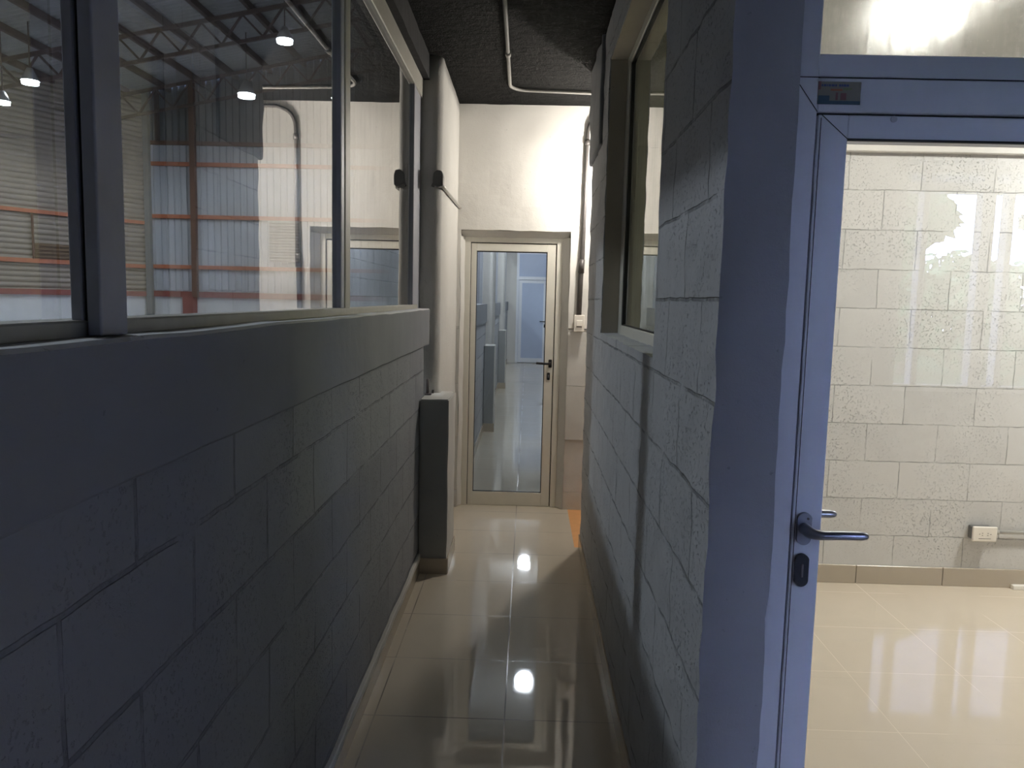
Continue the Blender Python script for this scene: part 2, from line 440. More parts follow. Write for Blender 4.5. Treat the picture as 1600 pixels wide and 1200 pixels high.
# ---- hall behind the camera with tall daylight window
bars = []
cols = [.9, 1.62, 2.36, 2.98, 3.50, 4.10, 4.72]
o = wall_with_hole('x', -3.2, -3.0, -.8, 5.2, 0, HC, [(2.6, 4.1, .95, 2.80)]).build('wall_rear_hall', 'hall_paint'); struct(o)
struct(MB().box(.35, 1.70, -.62, -.47, 0, HC).build('wall_light_block', 'hall_paint'))  # added unseen wall that keeps window light off the left wall
w = empty('window_3', (2.5, -3.08, 0)); struct(w)
m = MB()
for x in (2.6, 3.03, 3.48, 3.68, 4.05):
    ww = .10 if abs(x-3.48) < .01 else .045
    m.box(x, x+ww, -3.13, -3.03, .95, 2.80)
m.build('mullion', 'alu', w)
m = MB()
for z, hh in ((.95, .05), (2.50, .07), (2.64, .06), (2.75, .05)): m.box(2.6, 4.1, -3.12, -3.04, z, z+hh)
m.build('rail', 'alu', w)
struct(MB().box(-.80, 5.2, -4.9, -3.2, 2.74, 2.90).build('sky_block_slab', 'hall_paint'))  # added unseen slab that hides the sky from the upper window rows
struct(MB().box(-14, 22, -40, -3.2, -.12, -.06).build('ground', 'out_ground'))

# ---- far corridor beyond the glass door
o = MB().box(-.76, -.515, 6.03, 19.7, 0, 1.315).build('wall_left_far', 'block_far'); struct(o)
struct(MB().box(-.76, -.50, 6.03, 19.7, 1.316, 1.53).build('trim_6', ['beam']))
struct(MB().box(-.80, -.53, 6.03, 19.7, 2.8, HC).build('trim_7', 'beam'))
struct(MB().box(.62, .78, 6.03, 19.7, 0, HC).build('wall_right_far', 'block_far'))
struct(wall_with_hole('x', 19.7, 19.9, -.8, .8, 0, HC, [(-.30, .52, 0, 2.78)]).build('wall_end_far', 'white_plaster'))
struct(MB().box(-.8, .8, 19.9, 20.0, 0, HC).build('wall_behind_far_door', 'frost'))

# ================================================================== LEFT WINDOW BAND
win = empty('window_1', (-.66, 1.9, 1.53)); struct(win)
GX = -.667
def pane(y0, y1, parent=win, z0=1.552, z1=2.76, mat='glass_left'):
    return MB().box(GX-.0025, GX+.0025, y0, y1, z0, z1).build('pane', mat, parent)
pane(-2.9, -1.0); pane(-.96, 1.131); pane(1.198, 2.74); pane(2.80, 4.42)
MB().box(-.71, -.645, -3.0, 4.57, 1.528, 1.554, .003, 1).build('bottom_rail', 'alu_old', win)
MB().box(-.71, -.645, -3.0, 4.72, 2.755, 2.862, .004, 1).build('top_rail', 'alu_old', win)
m = MB(); m.box(-.705, -.650, 4.405, 4.47, 1.553, 2.757, .003, 1); m.box(-.76, -.655, 4.48, 4.72, 1.53, 2.86, .003, 1)
m.build('end_stile', 'alu_blue', win)
# big post with a brush groove
m = MB(); m.box(-.666, -.6485, 1.129, 1.20, 1.553, 2.757, .002, 1)
m.build('sash_stile', 'alu_blue', win)
MB().box(-.663, -.637, 1.136, 1.195, 1.553, 2.757).build('brush_seal', 'gasket', win)
MB().box(-.6415, -.620, 1.127, 1.203, 1.531, 2.757, .003, 2).build('post', ['alu_blue', 'alu_dark'], win)
po = win.children[-1]
for p in po.data.polygons:
    if p.normal.x > .7: p.material_index = 1  # corridor face coloured darker for the shade on that side
# middle mullion: two meeting stiles
MB().box(-.682, -.648, 2.712, 2.755, 1.553, 2.757, .003, 1).build('mullion', 'alu_blue', win)
MB().box(-.68, -.651, 2.752, 2.762, 1.553, 2.757).build('brush_seal', 'gasket', win)
MB().box(-.682, -.645, 2.762, 2.835, 1.553, 2.757, .003, 1).build('mullion', 'alu_old', win)
MB().box(-.71, -.63, -1.0, -.94, 1.553, 2.757, .003, 1).build('post', 'alu_dark', win)
# latch stub seen low on the dark brush seal
MB().box(-.645, -.632, 1.131, 1.139, 1.585, 1.60, .002, 1).build('latch', 'gasket', win)

# ================================================================== PEDESTAL, FITTINGS
ped = empty('concrete_pedestal', (-.52, 4.6, 0))
tag(ped, 'waist-high grey concrete pedestal at the foot of the white pier, left of the end door', 'pedestal')
m = MB().prism([(-.602, 4.392), (-.437, 4.392), (-.437, 4.83), (-.530, 4.83), (-.530, 4.716), (-.602, 4.716)], 'z', 0, 1.02, .006)
po = m.build('body', ['pedestal', 'pier'], ped)
for p in po.data.polygons:
    if p.normal.z > .6 or p.normal.x > .6: p.material_index = 1  # front coloured grey for its shade, top and right side pale as lit
rough(po, .05, .004, 9)
m = MB(); m.box(-.60, -.430, 4.380, 4.392, 0, .092, .002, 1); m.box(-.437, -.428, 4.392, 4.83, 0, .092, .002, 1)
m.build('skirting', 'skirting', ped)
st = MB(); st.tube([(-.585, 4.60, 1.023), (-.585, 4.60, 1.035), (-.586, 4.601, 1.115)], .009, 8)
st.box(-.60, -.56, 4.575, 4.63, 1.022, 1.030, .003, 1); st.tube([(-.562, 4.66, 1.023), (-.56, 4.662, 1.045)], .008, 6)
tag(st.build('anchor_bolt', 'rust', None, (-.585, 4.6, 1.023)), 'short rusty anchor bar sticking up from the pedestal top', 'anchor')

# junction box + pipe on the pier
jb = empty('junction_box', (-.55, 4.72, 2.29))
tag(jb, 'small grey metal junction box high on the rounded white pier', 'junction box')
MB().prism([(-.580, 2.262), (-.576, 2.325), (-.556, 2.343), (-.528, 2.338), (-.519, 2.31), (-.520, 2.252), (-.548, 2.244)], 'y', 4.685, 4.76, .003).build('body', 'box_grey', jb)
MB().tube([(-.575, 4.71, 2.266), (-.583, 4.71, 2.248)], .010, 8).build('knockout', 'box_grey', jb)
MB().tube([(-.530, 4.73, 2.262), (-.521, 4.78, 2.252), (-.520, 5.0, 2.252), (-.520, 5.85, 2.26)], .011, 10).build('conduit', 'galv', jb)

# ceiling conduit
cc = MB(); pts = [(-.135, -2.9, HC-.014), (-.146, 3.85, HC-.014), (-.155, 5.27, HC-.014)]
for k in range(1, 7):
    a = math.pi/2*k/6
    pts.append((-.155+.13*(1-math.cos(a)), 5.27+.13*math.sin(a), HC-.014))
pts += [(.40, 5.44, HC-.014), (2.2, 5.52, HC-.014)]
cp = empty('ceiling_conduit', (-.15, 4.0, HC-.014)); tag(cp, 'thin grey conduit bent across the black corridor ceiling', 'conduit')
cc.tube(pts, .011, 10).build('pipe', 'grey_pipe', cp)
for y in (4.62,):
    MB().tube([(-.1505, y-.03, HC-.014), (-.1507, y+.03, HC-.014)], .016, 10).build('coupling', 'grey_pipe', cp)

# light switch with its conduit on the end wall
sw = empty('light_switch', (.382, 5.82, 1.43)); tag(sw, 'white rocker light switch on the end wall under a dark conduit', 'light switch')
MB().box(.350, .416, 5.812, 5.86, 1.378, 1.484, .004, 1).build('back_box', 'white_plastic', sw)
MB().box(.343, .420, 5.803, 5.813, 1.370, 1.492, .004, 2).build('cover_plate', 'white_plastic', sw); plate = sw.children[-1]
MB().prism([(5.804, 1.408), (5.804, 1.455), (5.798, 1.452), (5.795, 1.412)], 'x', .362, .402).build('rocker', 'white_plastic', plate)
MB().box(.362, .402, 5.7995, 5.806, 1.402, 1.409).build('gap', 'slot', plate)
cd = empty('wall_conduit', (.38, 5.835, 1.5)); tag(cd, 'dark conduit climbing the end wall above the light switch', 'conduit')
pts = [(.379, 5.835, 1.478), (.383, 5.833, 1.75), (.391, 5.832, 1.93), (.396, 5.832, 2.3), (.400, 5.832, 2.78)]
for k in range(1, 6):
    a = math.pi/2*k/6
    pts.append((.400+.11*(1-math.cos(a)), 5.832, 2.80+.14*math.sin(a)))
pts += [(.54, 5.832, 2.955), (1.6, 5.832, 2.965)]
MB().tube(pts, .0135, 10, rr=[.019, .019, .017, .014, .013, .013, .013, .013, .013, .013, .013, .013]).build('pipe', 'dark_pipe', cd)
MB().tube([(.385, 5.832, 1.80), (.389, 5.832, 1.90)], .022, 10).build('coupling', 'dark_pipe', cd)
MB().tube([(.399, 5.832, 2.72), (.400, 5.832, 2.76)], .018, 10).build('coupling', 'dark_pipe', cd)

# ================================================================== END DOOR (door_1)
d1 = empty('door_1', (-.12, 5.95, 0)); struct(d1)
m = MB(); m.box(-.486, -.441, 5.925, 6.0, 0, 2.055, .003, 1); m.box(.206, .250, 5.925, 6.0, 0, 2.055, .003, 1); m.box(-.441, .206, 5.925, 6.0, 2.016, 2.055, .003, 1)
m.build('frame', 'alu_cream', d1)
MB().box(-.445, .210, 5.962, 5.972, .0, 2.022).build('seal', 'gasket', d1) if False else None
m = MB(); m.box(-.4415, -.436, 5.945, 5.985, .005, 2.0165); m.box(.200, .2065, 5.945, 5.985, .005, 2.0165); m.box(-.44, .205, 5.945, 5.985, 2.009, 2.0165)
m.build('seal', 'gasket', d1)
leaf = MB(); leaf.box(-.436, -.396, 5.935, 5.975, .002, 2.009, .002, 1); leaf.box(.135, .200, 5.935, 5.975, .002, 2.009, .002, 1)
leaf.box(-.396, .135, 5.935, 5.975, .002, .106, .002, 1); leaf.box(-.396, .135, 5.935, 5.975, 1.953, 2.009, .002, 1)
lf = leaf.build('door_leaf', 'alu_cream', d1)
MB().box(-.397, .136, 5.951, 5.955, .104, 1.955).build('pane', 'glass_door', lf)
m = MB(); m.box(-.397, -.391, 5.944, 5.962, .104, 1.955); m.box(.130, .136, 5.944, 5.962, .104, 1.955); m.box(-.397, .136, 5.944, 5.962, 1.946, 1.955); m.box(-.397, .136, 5.944, 5.962, .104, .111)
m.build('glazing_bead', 'gasket', lf)
hd = MB(); hd.tube([(.178, 5.90, 1.116), (.178, 5.936, 1.116)], .011, 10)
hd.tube([(.183, 5.898, 1.116), (.15, 5.894, 1.117), (.072, 5.894, 1.120)], .009, 10)
hd.box(.166, .192, 5.930, 5.936, 1.085, 1.147, .005, 2)
hd.build('handle', 'black_plastic', lf)
MB().box(.157, .180, 5.929, 5.936, .99, 1.047, .006, 2).build('lock_cover', 'black_plastic', lf)
MB().box(.165, .171, 5.926, 5.930, 1.008, 1.03, .001, 1).build('keyhole', 'chrome', lf)

# ================================================================== FRONT DOOR (door_2)
d2 = empty('door_2', (.95, 1.58, 0)); struct(d2)
F0, F1 = 1.557, 1.63
m = MB()
m.box(.497, .5445, F0, F1, 0, 2.66, .002, 1); m.box(1.313, 1.37, F0, F1, 0, 2.66, .002, 1)
m.box(.5445, 1.313, F0, F1, 1.9705, 2.034, .002, 1); m.box(.5445, 1.313, F0, F1, 2.60, 2.66, .002, 1)
m.build('frame', 'alu', d2)
MB().box(.538, 1.318, F0+.002, F1-.002, 2.035, 2.078, .0015, 1).build('transom_rail', 'alu', d2)
m = MB(); m.box(.5375, .541, F0+.010, F1-.005, 2.07, 2.605); m.box(.541, 1.316, F0+.010, F1-.005, 2.0765, 2.080)
m.build('transom_bead', 'alu_cream', d2)
MB().box(.539, 1.316, 1.592, 1.5925, 2.078, 2.602).build('transom_pane', 'glass_dirty', d2)
# dark gap between jamb and leaf
m = MB(); m.box(.5445, .5485, F0+.012, F1, .004, 1.9705); m.box(.5485, 1.313, F0+.012, F1, 1.966, 1.9705)
m.build('seal', 'gasket', d2)
L0 = 1.560
leaf = MB()
leaf.box(.5485, .607, L0, L0+.05, .010, 1.966, .0015, 1); leaf.box(1.25, 1.311, L0, L0+.05, .010, 1.966, .0015, 1)
leaf.box(.607, 1.25, L0, L0+.05, 1.921, 1.966, .0015, 1); leaf.box(.607, 1.25, L0, L0+.05, .010, .11, .0015, 1)
lf = leaf.build('door_leaf', 'alu', d2)
m = MB(); m.box(.5535, .5545, L0-.0012, L0+.004, .012, 1.960); m.bar((.5545, L0-.0006, 1.966), (.6075, L0-.0006, 1.9205), .0012, .0012, (0, 1, 0))
m.box(.607, 1.25, L0-.001, L0+.008, 1.9185, 1.9225)
m.build('seam', 'gasket', lf)
m = MB(); m.bar((.4975, F0-.0005, 2.034), (.5445, F0-.0005, 1.9705), .0012, .0012, (0, 1, 0)); m.box(.505, 1.37, F0-.0008, F0+.004, 2.0335, 2.0352)
m.build('seam', 'gasket', d2)
MB().box(.606, 1.251, 1.5835, 1.5875, .108, 1.923).build('pane', 'glass_door', lf)
def lever(y0, sgn, name):
    """rounded lever handle on an oval rose; y0 = face of the leaf, sgn = outward direction"""
    t = MB(); zc = 1.152; xc = .571
    ys = y0 + sgn*.055
    pts = [(xc, y0, zc), (xc, y0+sgn*.032, zc)]
    for k in range(1, 6):
        a = math.pi/2*k/5
        pts.append((xc+.022*(1-math.cos(a)), y0+sgn*(.033+.022*math.sin(a)), zc))
    pts += [(xc+.06, ys, zc+.001), (xc+.095, ys, zc+.001), (xc+.104, ys, zc+.001), (xc+.1085, ys, zc+.001)]
    rr = [.0125, .0115, .011, .0105, .010, .0095, .0092, .0090, .0090, .0072, .003]
    t.tube(pts, .009, 14, True, rr)
    return t.build(name, 'chrome', lf)
def oval(y0, y1, xc, zc, w, h, name, mat, parent):
    n = 24; poly = []
    for k in range(n):
        a = 2*math.pi*k/n; cx, sz = math.cos(a), math.sin(a)
        poly.append((xc + cx*w/2, zc + sz*w/2 + (h-w)/2*(1 if sz > 0 else -1)))
    return MB().prism(poly, 'y', y0, y1).build(name, mat, parent)
lever(L0, -1, 'handle'); lever(L0+.05, 1, 'handle')
oval(L0-.008, L0+.001, .571, 1.1505, .029, .067, 'rose', 'chrome', lf)
oval(L0-.009, L0+.001, .571, 1.064, .0275, .068, 'lock_cover', 'black_plastic', lf)
MB().box(.5685, .5735, L0-.011, L0-.008, 1.050, 1.078, .001, 1).build('keyhole', 'slot', lf)
MB().tube([(.577, L0-.0095, 1.172), (.577, L0-.006, 1.172)], .0025, 8).build('screw', 'slot', lf)
MB().tube([(.692, L0-.003, 1.9595), (.692, L0+.001, 1.9595)], .006, 16).build('cap', 'cap', lf)

# sticker on the frame head
sk = empty('sticker', (.584, F0, 2.005)); tag(sk, 'small faded multicoloured sticker on the front door frame head', 'sticker')
S0, S1, Z0, Z1 = .5435, .6245, 1.9845, 2.0265
paper = MB().box(S0, S1, F0-.0008, F0+.0003, Z0, Z1).build('paper', 'stk_base', sk)
yy = F0-.0012
MB().box(S0, S1, yy, F0, Z0, Z0+.0065).build('bottom_band', 'stk_teal', paper)
MB().box(S0+.001, S0+.022, yy-.0001, F0, Z0+.004, Z0+.016).build('blue_patch', 'stk_teal', paper)
m = MB(); x = S0+.006
for wd in (.003, .005, .002, .004, .006, .003): m.box(x, x+wd, yy, F0, Z1-.009, Z1-.005); x += wd+.0012
x += .003
for wd in (.004, .003, .005, .004): m.box(x, x+wd, yy, F0, Z1-.009, Z1-.005); x += wd+.0008
m.build('text_line', 'stk_blue', paper)
MB().box(S0+.024, S0+.046, yy, F0, Z1-.017, Z1-.0135).build('orange_bar', 'stk_orange', paper)
MB().box(S0+.048, S0+.064, yy, F0, Z1-.0150, Z1-.0115).build('green_bar', 'stk_green', paper)
m = MB(); m.box(S0+.034, S0+.038, yy, F0, Z0+.008, Z0+.022); m.box(S0+.043, S0+.054, yy, F0, Z0+.008, Z0+.021)
m.build('red_patch', 'stk_red', paper)
MB().box(S0, S0+.005, yy, F0, Z1-.015, Z1).build('side_patch', 'stk_red', paper)
MB().box(S1-.004, S1, yy, F0, Z1-.018, Z1-.002).build('side_patch', 'stk_base', paper)

# ================================================================== SIDE WINDOW IN RIGHT WALL (window_2)
w2 = empty('window_2', (.48, 3.1, WZ0)); struct(w2)
m = MB()
m.box(.462, .50, 3.90, WY1+.01, WZ0-.005, WZ1+.005, .003, 1); m.box(.462, .50, WY0-.01, WY0+.06, WZ0-.005, WZ1+.005, .003, 1)
m.box(.462, .50, WY0+.06, 3.90, WZ0-.005, WZ0+.045, .003, 1); m.box(.462, .50, WY0+.06, 3.90, WZ1-.05, WZ1+.005, .003, 1)
m.build('frame', 'alu_cream', w2)
m = MB(); m.box(.468, .496, 3.878, 3.902, WZ0+.043, WZ1-.048); m.box(.472, .496, WY0+.06, 3.9, WZ0+.043, WZ0+.051); m.box(.468, .496, WY0+.06, 3.9, WZ1-.06, WZ1-.048)
m.build('seal', 'gasket', w2)
MB().box(.476, .479, WY0+.055, 3.905, WZ0+.04, WZ1-.045).build('pane', 'glass_side', w2)
m = MB(); m.box(.482, .50, 3.80, 3.86, WZ0+.045, WZ1-.05, .003, 1)
m.build('sash_stile', 'alu_old', w2)

m = MB(); m.box(.380, .462, WY0, WY1, WZ1-.006, WZ1+.01); m.box(.380, .462, WY1-.006, WY1+.01, WZ0, WZ1)  # lining whose cream colour stands for warm light on the reveal
o = m.build('trim_9', 'reveal'); struct(rough(o, .05, .003, 10))
# ================================================================== SKIRTINGS
m = MB(); m.box(-.606, -.592, -3.0, 4.385, 0, .088, .002, 1)
o = m.build('baseboard_left', 'skirting'); struct(o)
o = MB().box(-.606, -.586, -3.0, 4.38, .087, .120, .004, 1).build('trim_8', 'pier'); struct(rough(o, .06, .0035, 9))
m = MB(); m.box(.366, .376, 1.56, 4.955, 0, .088, .002, 1); struct(m.build('baseboard_right', 'skirting_lit'))
m = MB()
for k in range(9):
    x = .52 + k*.499 - (.05+.02) + .0
    m.box(x+.0015, x+.4975, 4.438, 4.452, 0, .108, .002, 1)
struct(m.build('baseboard_room', 'skirting'))

# ================================================================== ROOM FITTINGS
ob = empty('power_outlet', (2.64, 4.42, .33)); tag(ob, 'white double socket outlet low on the bright room wall', 'power outlet')
MB().box(2.575, 2.69, 4.40, 4.452, .292, .366, .004, 1).build('back_box', 'box_grey', ob)
MB().box(2.568, 2.708, 4.388, 4.401, .285, .373, .007, 3).build('cover_plate', 'white_plastic', ob); plate = ob.children[-1]
m = MB()
for cx, s in ((2.617, 1), (2.660, -1)):
    for dx, dz in ((-.010, 0), (.006, .006), (.006, -.007)): m.box(cx+s*dx-.003, cx+s*dx+.003, 4.3868, 4.390, .329+dz-.0016, .329+dz+.0016)
m.box(2.603, 2.672, 4.3870, 4.390, .302, .3045)
m.build('slots', 'slot', plate)
rc = empty('room_conduit', (3.8, 4.42, .335)); tag(rc, 'galvanised conduit running right from the room power outlet', 'conduit')
MB().tube([(2.70, 4.425, .334), (4.99, 4.425, .334)], .0105, 10).build('pipe', 'galv', rc)
MB().tube([(2.69, 4.425, .334), (2.735, 4.425, .334)], .014, 10).build('coupling', 'galv', rc)
o = MB().box(2.838, 3.16, 4.405, 4.437, 0.0, .024, .002, 1).build('plastic_strip', 'white_chip', None, (3.0, 4.42, 0))
tag(o, 'white plastic strip lying on the room floor along the skirting', 'strip')

def disc_lamp(x, y, z, lab, lens, group, rad=.11):
    t = empty('ceiling_lamp', (x, y, z)); tag(t, lab, 'lamp', group)
    hs = MB().tube([(x, y, z), (x, y, z-.03)], rad+.015, 28).build('housing', 'lamp_body', t)
    MB().tube([(x, y, z-.0295), (x, y, z-.036)], rad, 28).build('lens', lens, hs)
    return t
disc_lamp(1.77, 3.5, HC, 'round ceiling lamp glaring through the streaked transom pane', 'lamp_panel', None, .14)
disc_lamp(.06, 8.8, HC, 'nearer round ceiling lamp in the corridor past the end door', 'lamp_far', 'far corridor lamps', .11)
disc_lamp(.04, 12.96, HC, 'farther round ceiling lamp in the corridor past the end door', 'lamp_far', 'far corridor lamps', .11)

# ================================================================== FAR CORRIDOR CONTENTS
def far_pedestal(y, lab):
    t = empty('concrete_pedestal', (-.52, y+.2, 0)); tag(t, lab, 'pedestal', 'pedestals in the far corridor')
    b = MB().box(-.513, -.382, y, y+.31, 0, 1.04, .008, 1).build('body', ['pedestal', 'pier'], t)
    for p in b.data.polygons:
        if p.normal.z > .6 or p.normal.x > .6: p.material_index = 1  # pale lit top and side, shaded grey front, all put into the colour
    MB().box(-.513, -.376, y-.012, y, 0, .10, .002, 1).build('skirting', 'skirting', t)
far_pedestal(9.3, 'nearer grey pedestal seen through the end door glass')
far_pedestal(13.9, 'farther grey pedestal seen through the end door glass')
for k, y in enumerate((9.62, 14.2)):
    struct(MB().box(-.80, -.44, y, y+.9, 0, HC, .04, 3).build('wall_pier_far', 'pier'))
struct(MB().box(-.516, -.503, 6.03, 19.7, 0, .09).build('baseboard_far', 'skirting'))
w4 = empty('window_4', (-.66, 12, 1.53)); struct(w4)
for y0, y1 in ((6.06, 9.58), (10.54, 14.16), (15.12, 19.6)):
    MB().box(-.60, -.595, y0, y1, 1.54, 2.8).build('pane', 'glass', w4)
    n = 3
    for k in range(n+1):
        yy = y0 + (y1-y0-.05)*k/n
        MB().box(-.63, -.56, yy, yy+.05, 1.53, 2.8).build('mullion', 'alu_blue', w4)
d3 = empty('door_3', (.1, 19.75, 0)); struct(d3)
m = MB(); m.box(-.30, -.24, 19.68, 19.76, 0, 2.78); m.box(.46, .52, 19.68, 19.76, 0, 2.78); m.box(-.24, .46, 19.68, 19.76, 2.08, 2.16); m.box(-.24, .46, 19.68, 19.76, 2.72, 2.78)
m.build('frame', 'alu', d3)
m = MB(); m.box(-.235, -.16, 19.70, 19.745, .01, 2.07); m.box(.38, .455, 19.70, 19.745, .01, 2.07); m.box(-.16, .38, 19.70, 19.745, .01, .12); m.box(-.16, .38, 19.70, 19.745, 2.0, 2.07)
lf3 = m.build('door_leaf', 'alu', d3)
MB().box(-.16, .38, 19.72, 19.725, .12, 2.0).build('pane', 'frost', lf3)
MB().box(-.24, .46, 19.72, 19.725, 2.16, 2.72).build('transom_pane', 'frost', d3)
m = MB(); m.tube([(.42, 19.70, 1.05), (.42, 19.65, 1.05), (.30, 19.65, 1.05)], .012, 8); m.box(.405, .435, 19.69, 19.70, .9, .98)
m.build('handle', 'black_plastic', lf3)

# ================================================================== WAREHOUSE BEYOND THE LEFT WINDOWS
EY = 21.0
def roofz(x): return 7.17 + .2*(x+8.354)
CX = -10.174
LD = Vector((.553, 1, 0)).normalized()                       # direction of the slanted left wall
LN = Vector((LD.y, -LD.x, 0))                                # faces the hall interior
def LP(s, z, off=0.0):                                       # point on the left wall, s metres from the far corner
    p = Vector((CX, EY, 0)) - LD*s + LN*off; p.z = z; return p

def sheet(pts_fn, n, prof, name, mat):
    """corrugated sheet: profile list of (t, depth) repeated n times; pts_fn(u, depth, end)"""
    bm = bmesh.new(); rows = []
    for k in range(n):
        for t, d in prof:
            rows.append((bm.verts.new(pts_fn(k+t, d, 0)), bm.verts.new(pts_fn(k+t, d, 1))))
    for a, b in zip(rows, rows[1:]): bm.faces.new((a[0], b[0], b[1], a[1]))
    me = bpy.data.meshes.new(name); bm.to_mesh(me); bm.free()
    return struct(link(name, me, mat))
RIB = [(0, 0), (.72, 0), (.80, .035), (.90, .035), (.98, 0)]
P1 = .1785
nE = int((CX+1)*-1/P1)+10
# end wall of vertical sheets; upper ones coloured dark for the lamp cutoff shade
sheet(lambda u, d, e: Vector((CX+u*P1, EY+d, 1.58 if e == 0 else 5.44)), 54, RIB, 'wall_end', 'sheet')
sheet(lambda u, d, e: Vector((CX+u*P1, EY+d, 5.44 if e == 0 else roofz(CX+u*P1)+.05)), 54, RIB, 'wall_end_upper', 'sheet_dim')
struct(MB().box(CX-.1, -.7, EY, EY+.25, 0, 1.60).build('wall_end_plinth', 'plinth_white'))
# left slanted wall of horizontal sheets
SIN = [(0, 0), (.25, .012), (.5, 0), (.75, -.03)]
sheet(lambda u, d, e: LP(0 if e == 0 else 30.9, 1.5+u*.125, d), 48, SIN, 'wall_left_sheets', 'sheet_left')
m = MB(); a = LP(0, .75, -.1); b = LP(30.9, .75, -.1); m.bar(a, b, .2, 1.5); struct(m.build('wall_left_plinth', 'plinth_white'))
# roof
ry0, ry1, rp = -6.0, 21.2, .17
sheet(lambda u, d, e: Vector((-24 if e == 0 else -.72, ry0+u*rp, roofz(-24 if e == 0 else -.72) - d)), int((ry1-ry0)/rp), [(0, 0), (.3, .03), (.5, .03), (.8, 0)], 'roof_sheets', 'sheet_roof')
struct(MB().box(-24, -.76, -6, 21.2, -.2, -.1).build('floor_hall', 'wh_floor'))
struct(MB().box(-.76, -.70, -6, 21.2, HC+.1, 9.0).build('wall_upper_hall', 'sheet_dim'))
struct(MB().box(-27, -.70, -6.2, -6.0, -.2, 9.0).build('wall_near_hall', 'sheet_left'))
struct(MB().box(-.76, -.72, 19.9, 21.2, 0, 9.0).build('wall_corner_hall', 'sheet'))
struct(MB().box(-.86, -.80, -6.2, -3.0, -.2, 3.2).build('wall_side_hall', 'sheet'))
struct(MB().box(-26.5, -24, -6.3, 8, -.2, 9).build('wall_outer_hall', 'sheet_left'))

ords = ['lowest', 'second lowest', 'third lowest', 'topmost']
zs = [1.515, 2.24, 3.565, 4.93]; th = [.15, .10, .10, .10]
for k, (z, t_) in enumerate(zip(zs, th)):
    o = MB().box(CX+.02, -.75, EY-.09, EY-.005, z-t_/2, z+t_/2).build('wall_girt', 'red_dark' if k == 0 else 'red_steel', None, (-5.4, EY-.05, z))
    tag(o, f'{ords[k]} red steel girt crossing the white sheet end wall of the hall', 'girt', 'girts on the end wall')
o = MB().box(CX+.02, -.75, EY-.09, EY-.005, 5.42, 5.52).build('wall_girt', 'brown_steel', None, (-5.4, EY-.05, 5.47))
tag(o, 'dark brown girt where the painted shade on the end wall begins', 'girt', 'girts on the end wall')
zl = [1.50, 2.225, 3.37]; tl = [.13, .10, .085]
for k, (z, t_) in enumerate(zip(zl, tl)):
    m = MB(); m.bar(LP(.03, z, .05), LP(16, z, .05), .08, t_)
    tag(m.build('wall_girt', 'red_dark' if k == 0 else 'red_steel', None, LP(3, z, .05)), f'{ords[k]} orange steel girt on the beige left wall of the hall', 'girt', 'girts on the left wall')
# column on the end wall
cl = empty('steel_column', (-8.9, EY-.12, 0)); tag(cl, 'brown steel column standing against the white sheet end wall', 'column')
MB().box(-8.975, -8.83, EY-.20, EY-.09, 1.44, roofz(-8.9)-.02).build('shaft', 'brown_steel', cl)
MB().box(-9.20, -8.92, EY-.28, EY-.01, 0, 1.45).build('base', 'red_dark', cl)
cl = empty('steel_column', (CX+.05, EY-.12, 0)); tag(cl, 'dark slim steel column in the corner of the hall', 'column')
MB().box(CX-.02, CX+.12, EY-.22, EY-.08, 0, roofz(CX)-.02).build('shaft', 'sheet_dim', cl)
cl = empty('steel_column', (-10.0, EY-.12, 0)); tag(cl, 'short hanging steel post just right of the hall corner', 'column')
MB().box(CX+.30, CX+.38, EY-.20, EY-.08, 5.5, roofz(CX+.3)-.02).build('shaft', 'roof_steel', cl)
# purlins under the roof
px = [-12.3, -11.35, -10.42, -9.53, -8.64, -7.75, -6.86, -5.97, -5.08, -4.19, -3.3, -2.41, -1.5]
nm = ['outermost left', 'second', 'third', 'fourth', 'fifth', 'sixth', 'seventh', 'eighth', 'ninth', 'tenth', 'eleventh', 'twelfth', 'thirteenth']
for k, x in enumerate(px):
    z = roofz(x)-.10
    y1 = EY-.02 if x > CX else EY-(CX-x)/.553
    o = MB().box(x-.04, x+.04, ry0, y1, z-.08, z+.06).build('roof_purlin', 'roof_steel', None, (x, 10, z))
    tag(o, f'{nm[k]} dark steel purlin under the hall roof, counted from the left', 'purlin', 'roof purlins')
# trusses
def truss(y, lab):
    t = empty('roof_truss', (-6, y, roofz(-6)-.5)); tag(t, lab, 'truss', 'roof trusses')
    xa, xb = -12.2, -.9
    top = MB(); top.bar((xa, y, roofz(xa)-.24), (xb, y, roofz(xb)-.24), .06, .08); top.build('top_chord', 'roof_steel', t)
    bt = MB(); bt.bar((xa, y, roofz(xa)-.80), (xb, y, roofz(xb)-.80), .06, .07); bt.build('bottom_chord', 'roof_steel', t)
    n = 13
    for k in range(n):
        x0 = xa + (xb-xa)*k/n; x1 = xa + (xb-xa)*(k+1)/n; xm = (x0+x1)/2
        w = MB(); w.bar((x0, y, roofz(x0)-.26), (xm, y, roofz(xm)-.78), .04, .04); w.bar((xm, y, roofz(xm)-.78), (x1, y, roofz(x1)-.26), .04, .04)
        w.build('web_member', 'roof_steel', t)
truss(12.6, 'nearest zigzag steel roof truss in the hall')
truss(16.9, 'middle zigzag steel roof truss in the hall')
truss(20.3, 'farthest zigzag steel roof truss, close to the end wall')
